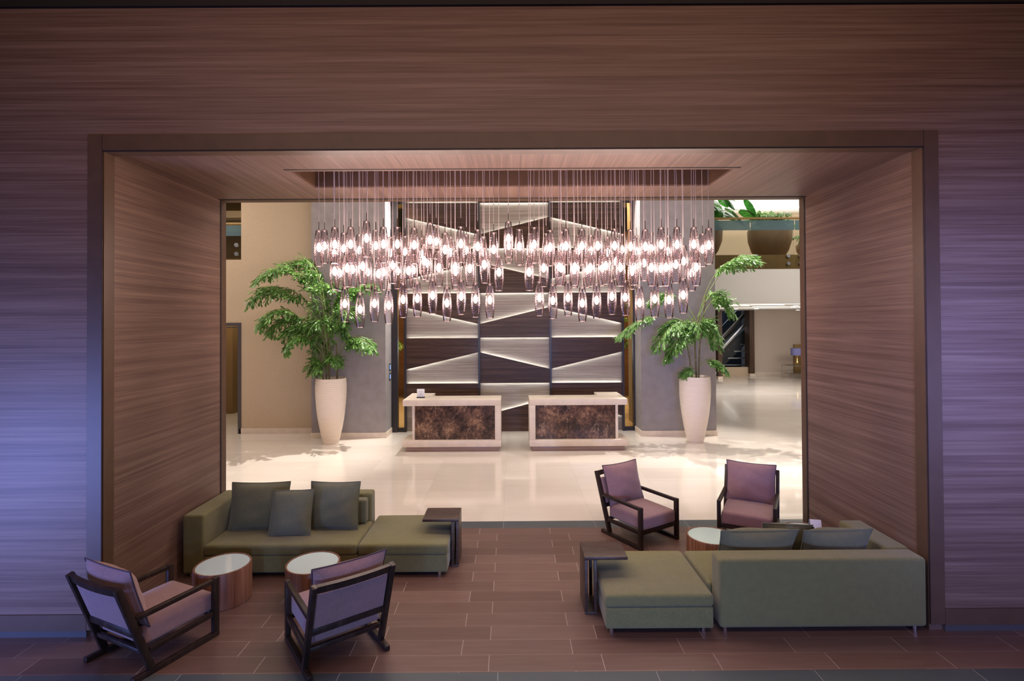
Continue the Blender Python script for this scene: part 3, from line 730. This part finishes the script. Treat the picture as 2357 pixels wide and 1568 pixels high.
# ------------------------------------------------------------------ pendant lamps
HP = .36
ORD = 'first second third fourth fifth sixth seventh eighth ninth tenth eleventh twelfth thirteenth fourteenth fifteenth sixteenth seventeenth eighteenth nineteenth twentieth twenty-first twenty-second twenty-third twenty-fourth twenty-fifth twenty-sixth twenty-seventh twenty-eighth'.split()
PEND = {
    'TF': (5.26, [(-1.93,3.25),(-1.77,3.28),(-1.61,3.28),(-1.45,3.34),(-1.28,3.28),(-1.14,3.28),(-0.97,3.27),(-0.81,3.32),(-0.66,3.22),(-0.5,3.28),(-0.33,3.25),(-0.17,3.22),(-0.02,3.33),(0.09,3.25),(0.24,3.27),(0.4,3.24),(0.56,3.25),(0.72,3.25),(0.88,3.25),(1.05,3.25),(1.21,3.24),(1.36,3.24),(1.52,3.26),(1.68,3.26),(1.85,3.26),(2.0,3.25)]),
    'TB': (5.7, [(-2.03,3.33),(-1.925,3.25),(-1.82,3.3),(-1.65,3.28),(-1.47,3.33),(-1.31,3.25),(-1.15,3.26),(-0.97,3.24),(-0.81,3.37),(-0.65,3.25),(-0.48,3.27),(-0.3,3.25),(-0.02,3.32),(0.22,3.28),(0.39,3.28),(0.56,3.3),(0.74,3.26),(0.88,3.26),(1.06,3.24),(1.22,3.27),(1.38,3.25),(1.54,3.28),(1.72,3.25),(1.89,3.14),(2.1,3.27)]),
    'MF': (5.37, [(-1.81,3.02),(-1.68,3.05),(-1.52,3.07),(-1.36,2.99),(-1.21,3.08),(-1.05,3.02),(-0.89,3.12),(-0.74,3.05),(-0.57,3.06),(-0.42,3.04),(-0.27,3.08),(-0.12,3.0),(0.19,3.0),(0.34,3.04),(0.5,3.05),(0.66,3.05),(0.82,3.04),(0.98,3.06),(1.13,3.04),(1.27,3.05),(1.45,3.04),(1.6,3.04),(1.7,3.07),(1.91,3.04)]),
    'MB': (5.59, [(-1.83,3.02),(-1.69,3.06),(-1.53,3.03),(-1.36,3.03),(-1.21,3.04),(-1.04,3.05),(-0.89,3.12),(-0.59,3.03),(0.54,3.06),(0.68,3.04),(0.82,3.04),(0.98,3.06),(1.13,3.13),(1.3,3.02),(1.43,3.11),(1.61,3.05),(1.94,3.0)]),
    'LO': (5.48, [(-1.74,2.69),(-1.58,2.63),(-1.43,2.69),(-1.28,2.67),(-1.13,2.73),(-0.98,2.74),(-0.82,2.77),(-0.67,2.69),(-0.52,2.76),(-0.37,2.73),(-0.22,2.72),(0.3,2.74),(0.44,2.71),(0.6,2.74),(0.75,2.68),(0.9,2.71),(1.06,2.75),(1.2,2.74),(1.35,2.68),(1.51,2.72),(1.66,2.71),(1.81,2.76)]),
}
prof = [(.030, .36), (.031, .352), (.033, .335), (.038, .30), (.044, .25), (.048, .20), (.0495, .155), (.049, .115), (.046, .07), (.042, .035), (.0385, .010), (.0375, 0.0), (.034, .003), (.001, .004)]
bm = bmesh.new(); lathe(bm, prof, seg=24, cap0=False, cap1=False); bmesh.ops.recalc_face_normals(bm, faces=bm.faces[:])
def mesh_of(name, bm, m):
    me = bpy.data.meshes.new(name); bm.to_mesh(me); bm.free(); me.materials.append(m)
    for p in me.polygons: p.use_smooth = True
    return me
ME_shade = mesh_of('glass_shade', bm, M['shade'])
bm = bmesh.new(); lathe(bm, [(.002, .148), (.012, .154), (.020, .170), (.0225, .190), (.020, .211), (.012, .228), (.006, .236)], seg=16); ME_bulb = mesh_of('bulb', bm, M['bulb'])
bm = bmesh.new(); lathe(bm, [(.006, .2365), (.009, .240), (.009, .33), (.012, .355), (.030, .3605), (.030, .363), (.010, .366), (.0035, .37), (.0032, .45), (.002, .452)], seg=16); ME_cap = mesh_of('lamp_cap', bm, M['cap'])
ZTOP = SZ - .001
ROWNAME = {'TF': 'front of the top tier', 'TB': 'rear of the top tier', 'MF': 'front of the middle tier', 'MB': 'rear of the middle tier', 'LO': 'lowest tier'}
for tier, (yy, lst) in PEND.items():
    for i, (x, z) in enumerate(lst):
        t = thing('pendant_lamp', 'smoky pink glass pendant lamp, ' + ORD[i] + ' from the left in the ' + ROWNAME[tier], 'pendant lamp', (x, yy, z), 0, 'glass pendants of the chandelier')
        a = random.uniform(0, 6.28)
        for nm, me in (('glass_shade', ME_shade), ('bulb', ME_bulb), ('lamp_cap', ME_cap)):
            o = bpy.data.objects.new(nm, me); C.objects.link(o); o.parent = t; o.rotation_euler = (0, 0, a)
        h = ZTOP - z; dx, dy = random.uniform(-.006, .006), random.uniform(-.006, .006)
        bm = bmesh.new(); tube(bm, [(0, 0, .452), (0, 0, h * .55), (dx, dy, h - .16), (dx * .2, dy * .2, h)], .0028, 5); obj('cord', bm, M['cord'], t)

# ------------------------------------------------------------------ palms
def bez(p0, p1, p2, n):
    return [p0 * (1 - t) ** 2 + p1 * 2 * t * (1 - t) + p2 * t * t for t in [i / n for i in range(n + 1)]]
def leaflet(bm, p, d, up, L, w, rng):
    """fishtail leaflet: a folded wedge with a ragged end"""
    d = d.normalized(); s = d.cross(up)
    s = s.normalized() if s.length > 1e-4 else Vector((1, 0, 0)); n = s.cross(d)
    v0 = bm.verts.new(p); a = bm.verts.new(p + d * L * .55 + s * w * .5 - n * w * .18); b = bm.verts.new(p + d * L * .55 - s * w * .5 - n * w * .18)
    m = bm.verts.new(p + d * L * .6 + n * w * .05)
    e1 = bm.verts.new(p + d * L * rng.uniform(.75, .95) + s * w * .62 - n * w * .35); e2 = bm.verts.new(p + d * L + s * w * .05 - n * w * .25); e3 = bm.verts.new(p + d * L * rng.uniform(.6, .85) - s * w * .6 - n * w * .35)
    for f in ((v0, a, m), (v0, m, b), (a, e1, e2, m), (m, e2, e3, b)): bm.faces.new(f)
def frond(fol, stem, p0, p1, p2, rng, size=.20, n=11, LL=.19, lw=.036, bare=.35):
    pts = bez(p0, p1, p2, 16); tube(stem, pts, .011, 5, .003)
    n = int(n * 1.25)
    for i in range(n):
        t = bare + (1 - bare) * (i + .5) / n
        k = t * 16; j = min(int(k), 15); p = pts[j].lerp(pts[j + 1], k - j); d = (pts[j + 1] - pts[j]).normalized()
        side = d.cross(Vector((0, 0, 1))); side = side.normalized() if side.length > .05 else Vector((1, 0, 0))
        env = math.sin(PI * (.2 + .66 * (i + .5) / n))
        for s in (-1, 1):
            pl = size * 1.55 * env * rng.uniform(.7, 1.2)
            pd = (side * s * rng.uniform(.45, 1) + d * rng.uniform(.35, .9) + Vector((0, 0, rng.uniform(-.35, .25)))).normalized()
            q = p + pd * pl + Vector((0, 0, -.3 * pl)); mid = p + pd * pl * .5 + Vector((0, 0, .02))
            tube(stem, [p, mid, q], .0035, 4, .0015)
            for m in range(4):
                w = (m + .7) / 4; b0 = p.lerp(mid, w * 2) if w < .5 else mid.lerp(q, w * 2 - 1)
                for s2 in (-1, 1):
                    ld = pd * rng.uniform(.5, 1.1) + d * s2 * rng.uniform(.15, .75) + Vector((rng.uniform(-.2, .2), rng.uniform(-.2, .2), rng.uniform(-.95, -.1)))
                    leaflet(fol, b0, ld, Vector((rng.uniform(-.5, .5), rng.uniform(-.5, .5), 1)), LL * rng.uniform(.55, 1.1), lw * rng.uniform(.7, 1.2), rng)
            leaflet(fol, q, pd + Vector((0, 0, -.6)), Vector((rng.uniform(-.5, .5), rng.uniform(-.5, .5), 1)), LL * .9, lw, rng)
        if i == n - 1:
            for q_ in range(4): leaflet(fol, pts[-1], d + Vector((rng.uniform(-.5, .5), rng.uniform(-.5, .5), rng.uniform(-.7, .1))), Vector((0, 0, 1)), LL, lw, rng)
def palm(label, px, pots, fronds, canes, seed):
    x, y = px; rng = random.Random(seed)
    t = thing('potted_palm', label, 'plant', (x, y, 0), 0)
    bm = bmesh.new(); prof = []
    H = 1.45
    for i in range(141):
        z = H * i / 140; q = z / H
        r = .165 + (.335 - .165) * (1 - (1 - min(1, q / .86)) ** 1.9) - (.016 * ((q - .86) / .14) ** 2 if q > .86 else 0)
        prof.append((r + .0045 * math.sin(z * 2 * PI / .041), z))
    prof += [(.305, H), (.295, H - .06)]
    lathe(bm, prof, seg=56, cap1=False)
    for v in bm.verts:
        v.co.z += .006 * math.sin(3 * math.atan2(v.co.y, v.co.x) + 9 * v.co.z) * (1 if .05 < v.co.z < H - .08 else 0)
    obj('pot', bm, M['pot'], t, 80)
    bm = bmesh.new(); lathe(bm, [(.294, H - .08), (.294, H - .07), (.15, H - .055)], seg=40); obj('soil', bm, M['soil'], t)
    inv = Vector((x, y, 0))
    for c in canes:
        pts = [at(u, v, y + dy) - inv for u, v, dy in c]; pts[0].z = H - .07
        pp = []
        for a, b in zip(pts, pts[1:]): pp += [a.lerp(b, k_ / 5) for k_ in range(5)]
        bm = bmesh.new(); tube(bm, pp + [pts[-1]], .022, 8, .012); obj('cane', bm, M['stem'], t, 60)
    fol, st = bmesh.new(), bmesh.new()
    for (a, b, c, dy0, dy1, size, n, bare) in fronds:
        p0, p1, p2 = at(*a, y + dy0) - inv, at(*b, y + (dy0 + dy1) / 2) - inv, at(*c, y + dy1) - inv
        frond(fol, st, p0, p1, p2, rng, size, n, bare=bare)
    for q in (fol, st):
        for v in q.verts:
            if v.co.y > .22: v.co.y = .22 + (v.co.y - .22) * .30
    obj('leaf_stalks', st, M['rachis'], t, 60); obj('foliage', fol, M['leaf'], t, 0)
    return t
LF = [  # start px, control px, tip px, depth at start / tip, pinna size, pinnae, bare share
 ((745, 760), (700, 560), (592, 640), 0, -.3, .22, 12, .35), ((748, 720), (715, 560), (640, 625), 0, .2, .20, 10, .3), ((742, 780), (660, 610), (582, 690), 0, -.1, .22, 13, .35),
 ((740, 760), (690, 640), (612, 665), 0, .3, .2, 10, .3), ((742, 800), (660, 660), (600, 745), 0, -.2, .24, 13, .3), ((748, 790), (690, 690), (625, 760), 0, .3, .22, 12, .3),
 ((745, 820), (690, 740), (662, 800), 0, -.3, .2, 11, .2), ((752, 780), (730, 640), (760, 660), 0, -.2, .22, 12, .2), ((758, 770), (770, 640), (820, 680), 0, .2, .22, 12, .25),
 ((760, 800), (790, 690), (800, 720), 0, -.3, .22, 12, .2), ((765, 840), (800, 740), (858, 800), .05, -.2, .17, 11, .4), ((768, 845), (800, 770), (835, 790), .05, .2, .15, 9, .4),
 ((750, 830), (720, 730), (690, 760), 0, .1, .22, 12, .15), ((755, 820), (745, 720), (730, 740), 0, -.35, .22, 12, .15), ((748, 850), (725, 810), (722, 850), 0, -.2, .13, 8, .15),
 ((750, 860), (735, 820), (742, 800), 0, .1, .14, 8, .1), ((752, 858), (760, 800), (775, 830), 0, -.2, .12, 8, .2), ((758, 800), (740, 650), (715, 640), 0, .25, .22, 12, .25),
 ((756, 760), (800, 640), (865, 660), .1, .3, .17, 10, .4), ((750, 780), (700, 720), (650, 770), 0, 0, .2, 11, .2), ((752, 740), (740, 600), (700, 600), 0, .1, .2, 10, .3), ((752, 800), (770, 720), (790, 760), 0, .2, .2, 11, .15)]
LC = [[(752, 868, .02), (747, 800, .02), (742, 720, 0)], [(758, 868, -.05), (757, 800, 0), (756, 700, .05)], [(776, 868, .03), (778, 840, 0), (774, 790, 0)], [(745, 868, -.08), (738, 830, 0), (735, 770, 0)]]
palm('tall fishtail palm in a ribbed cream pot before the left grey column', (-4.03, 11.70), 0, LF, LC, 3)
RF = [
 ((1606, 740), (1640, 570), (1738, 600), 0, -.2, .20, 13, .42), ((1606, 730), (1660, 590), (1725, 590), 0, .1, .17, 9, .5), ((1603, 760), (1650, 640), (1680, 715), 0, -.1, .19, 11, .4),
 ((1602, 750), (1640, 640), (1655, 690), 0, .25, .18, 10, .4), ((1600, 780), (1560, 700), (1512, 800), 0, -.2, .20, 12, .3), ((1600, 770), (1570, 720), (1530, 750), 0, .2, .20, 11, .25),
 ((1598, 760), (1520, 690), (1425, 770), 0, -.1, .14, 9, .55), ((1602, 790), (1580, 730), (1550, 800), 0, -.3, .2, 11, .2), ((1604, 770), (1620, 710), (1655, 770), 0, -.2, .18, 10, .25),
 ((1604, 780), (1630, 740), (1645, 790), 0, .2, .15, 9, .25), ((1606, 845), (1630, 815), (1668, 845), 0, -.2, .11, 8, .35), ((1600, 800), (1590, 750), (1575, 770), 0, 0, .2, 11, .15),
 ((1598, 850), (1590, 840), (1575, 858), 0, -.1, .07, 5, .3), ((1602, 740), (1560, 650), (1500, 690), 0, .25, .15, 9, .5), ((1604, 780), (1600, 730), (1610, 750), 0, -.3, .18, 10, .15), ((1600, 800), (1570, 770), (1535, 820), 0, .1, .17, 10, .3)]
RC = [[(1603, 866, 0), (1600, 800, 0), (1598, 740, 0)], [(1592, 866, .04), (1588, 830, 0), (1580, 790, 0)], [(1608, 866, -.04), (1610, 800, 0), (1625, 680, 0)]]
palm('sparser fishtail palm in a ribbed cream pot before the right grey column', (4.07, 11.60), 0, RF, RC, 11)

# upstairs planters behind the balustrade
def bowl(label, xc, yc, r, z0, h, seed, big):
    t = thing('planter', label, 'planter', (xc, yc, z0)); rng = random.Random(seed)
    bm = bmesh.new(); lathe(bm, [(r * .62, 0), (r * .82, h * .25), (r * .97, h * .6), (r, h * .95), (r * .98, h), (r * .92, h), (r * .9, h * .9)], seg=40, cap1=False); obj('bowl', bm, M['planter'], t, 60)
    bm = bmesh.new(); lathe(bm, [(r * .9, h * .86), (r * .9, h * .9)], seg=30); obj('soil', bm, M['soil'], t)
    fol, st = bmesh.new(), bmesh.new()
    for i in range(58 if big else 22):
        a = rng.uniform(0, 6.28); R_ = r * rng.uniform(.3, 1.9 if big else 1.35); zt_ = h + (rng.uniform(.35, 1.3) if big else rng.uniform(.1, .7))
        p0 = Vector((r * .3 * math.cos(a), r * .3 * math.sin(a), h * .88)); p2 = Vector((R_ * math.cos(a), R_ * math.sin(a), zt_)); p1 = Vector((p0.x, p0.y, zt_ + .15))
        if big:
            pts = bez(p0, p1, p2, 8); tube(st, pts, .015, 5, .008)
            d = (Vector((math.cos(a), math.sin(a), -.5)) + Vector((rng.uniform(-.5, .5), rng.uniform(-.5, .5), rng.uniform(-.4, .3)))).normalized(); s = d.cross(Vector((rng.uniform(-.4, .4), rng.uniform(-.4, .4), 1))).normalized(); n_ = s.cross(d)
            L_, w_ = rng.uniform(.45, .7), rng.uniform(.14, .2); mids = []; prev = None
            for q in range(8):
                f = q / 7; ww = w_ * math.sin(PI * min(1, .12 + f * .88)) ** .8; c_ = p2 + d * L_ * f + Vector((0, 0, -.18 * f * f))
                row = [fol.verts.new(c_ - s * ww - n_ * ww * .25), fol.verts.new(c_), fol.verts.new(c_ + s * ww - n_ * ww * .25)]
                if prev:
                    fol.faces.new((prev[0], prev[1], row[1], row[0])); fol.faces.new((prev[1], prev[2], row[2], row[1]))
                prev = row
        else:
            frond(fol, st, p0, p1, p2, rng, .14, 6, LL=.10, lw=.035, bare=.3)
    obj('leaf_stalks', st, M['rachis'], t, 60); obj('foliage', fol, M['leaf_dark' if big else 'leaf'], t, 40 if big else 0)
    return t
struct('plinth_gallery', B(4.8, 18, 16.2, 18.6, 4.19, 4.72), M['gold_wood']); bpy.data.objects['plinth_gallery'].name = 'trim_8'
bowl('brown bowl planter with big glossy leaves on the balcony, at its left end', 6.15, 17.2, .80, 4.72, .95, 5, True)
bowl('brown bowl planter with small fine leaves on the balcony at right', 8.55, 17.2, .68, 4.72, .95, 6, False)
bowl('low leafy planter at the far right end of the balcony', 10.25, 17.5, .6, 4.72, .5, 9, False)

# ------------------------------------------------------------------ table lamp corner, far right
def far_table():
    Y_ = 24.3; x0, x1 = sx(1805, Y_), sx(1805, Y_) + 1.7
    t = thing('console_table', 'thin metal and glass console table by the far right wall', 'table', ((x0 + x1) / 2, Y_, 0))
    w = (x1 - x0) / 2
    obj('glass_top', B(-w, w, -.3, .3, .60, .615), M['pane'], t)
    for a in (-w, w - .025):
        for b in (-.3, .275): obj('leg', B(a, a + .025, b, b + .025, 0, .5995), M['steel'], t)
    bm = bmesh.new()
    for b in (-.3, .275): bx(bm, -w + .026, w - .026, b, b + .02, .575, .595)
    obj('frame', bm, M['steel'], t)
    obj('shelf', B(-w + .03, w - .03, -.27, .27, .22, .235), M['pane'], t)
    xl = sx(1834, Y_)
    t = thing('table_lamp', 'table lamp with violet blue drum shade and brass base at far right', 'lamp', (xl, Y_, .616))
    bm = bmesh.new(); lathe(bm, [(.15, 0), (.15, .015), (.10, .04), (.06, .10), (.055, .18), (.03, .30), (.025, .36), (.035, .46)], seg=24); obj('base', bm, M['brass'], t, 60)
    bm = bmesh.new(); lathe(bm, [(.27, .44), (.27, .76), (.262, .76), (.262, .44)], seg=36, cap0=False, cap1=False); obj('lamp_shade', bm, M['shade_blue'], t, 40)
    xa = sx(1829.5, 25.4)
    o = obj('wall_panel', B(xa, xa + 1.4, 25.45, 25.595, .18, 1.50, bev=.01), plain('ochre_panel', (.25, .15, .05), .5), None); tag(o, 'ochre brown panel on the far right wall behind the blue lamp', 'panel')
far_table()
# ------------------------------------------------------------------ escalator
def escalator():
    t = thing('escalator', 'escalator with glass sides rising to the right between the dark pillars', 'escalator', (0, 0, 0))
    yA, yB = 26.0, 27.1; x0 = 10.0; n = 16
    slope = 1.05
    for i in range(n):
        x = x0 + .28 * i; z = .30 + .28 * i * slope * .95 - (.0)
        s = obj('step', B(x, x + .30, yA + .06, yB - .06, z, z + .10), M['esc_dark'], t)
        obj('step_edge', B(x - .012, x - .001, yA + .06, yB - .06, z + .06, z + .10), M['steel'], s)
    for k_, y in enumerate((yA, yB)):
        pts = [(9.3, y, 1.05), (9.55, y, 1.10), (9.9, y, 1.25)] + [(9.9 + .5 * i, y, 1.25 + .5 * i * slope) for i in range(1, 9)]
        bm = bmesh.new(); tube(bm, pts, .05, 8); obj('handrail', bm, M['black'] if k_ else M['steel'], t)
        bm = bmesh.new(); prism_xz(bm, [(9.6, .30), (9.9, .35), (13.9, .35 + 4 * slope), (13.9, 1.2 + 4 * slope), (9.9, 1.2), (9.6, 1.05)], y - .008, y + .008); obj('glass_side', bm, M['pane'], t)
        bm = bmesh.new(); beam(bm, (9.5, y, .25), (13.9, y, .25 + 4.4 * slope), .10, .12, side=(0, 1, 0)); obj('skirt_rail', bm, M['steel'], t)
    bm = bmesh.new(); prism_xz(bm, [(9.4, .02), (10.2, .02), (14, 3.8), (14, 4.3), (9.4, .24)], yA + .08, yB - .08); obj('truss', bm, M['esc_dark'], t)
    for i in range(8):
        z = .45 + .34 * i; xs = 10.2 + (z - .2) / slope
        if xs < 12.6: obj('cladding_rib', B(xs, 13.2, yA - .02, yA + .03, z, z + .05), M['steel'], t)
    bm = bmesh.new(); beam(bm, (8.9, 28.4, 1.9), (12.5, 28.4, 1.9 + 3.6 * slope), .12, .10, side=(0, 1, 0)); obj('far_skirt_rail', bm, M['steel'], t)
escalator()
t = thing('planter', 'small white planter pot on the floor by the left dark pillar', 'planter', (8.52, 22.2, 0))
bm = bmesh.new(); lathe(bm, [(.12, 0), (.15, .25), (.17, .5), (.15, .5), (.14, .45)], seg=24); obj('pot', bm, M['white'], t, 60)
bm = bmesh.new(); lathe(bm, [(.139, .44), (.139, .455)], seg=20); obj('soil', bm, M['soil'], t)
area('escalator_glow', (10.6, 27.8, 4.6), (10.6, 27, 0), 1.5, 1, 120, (.65, .8, 1.0))
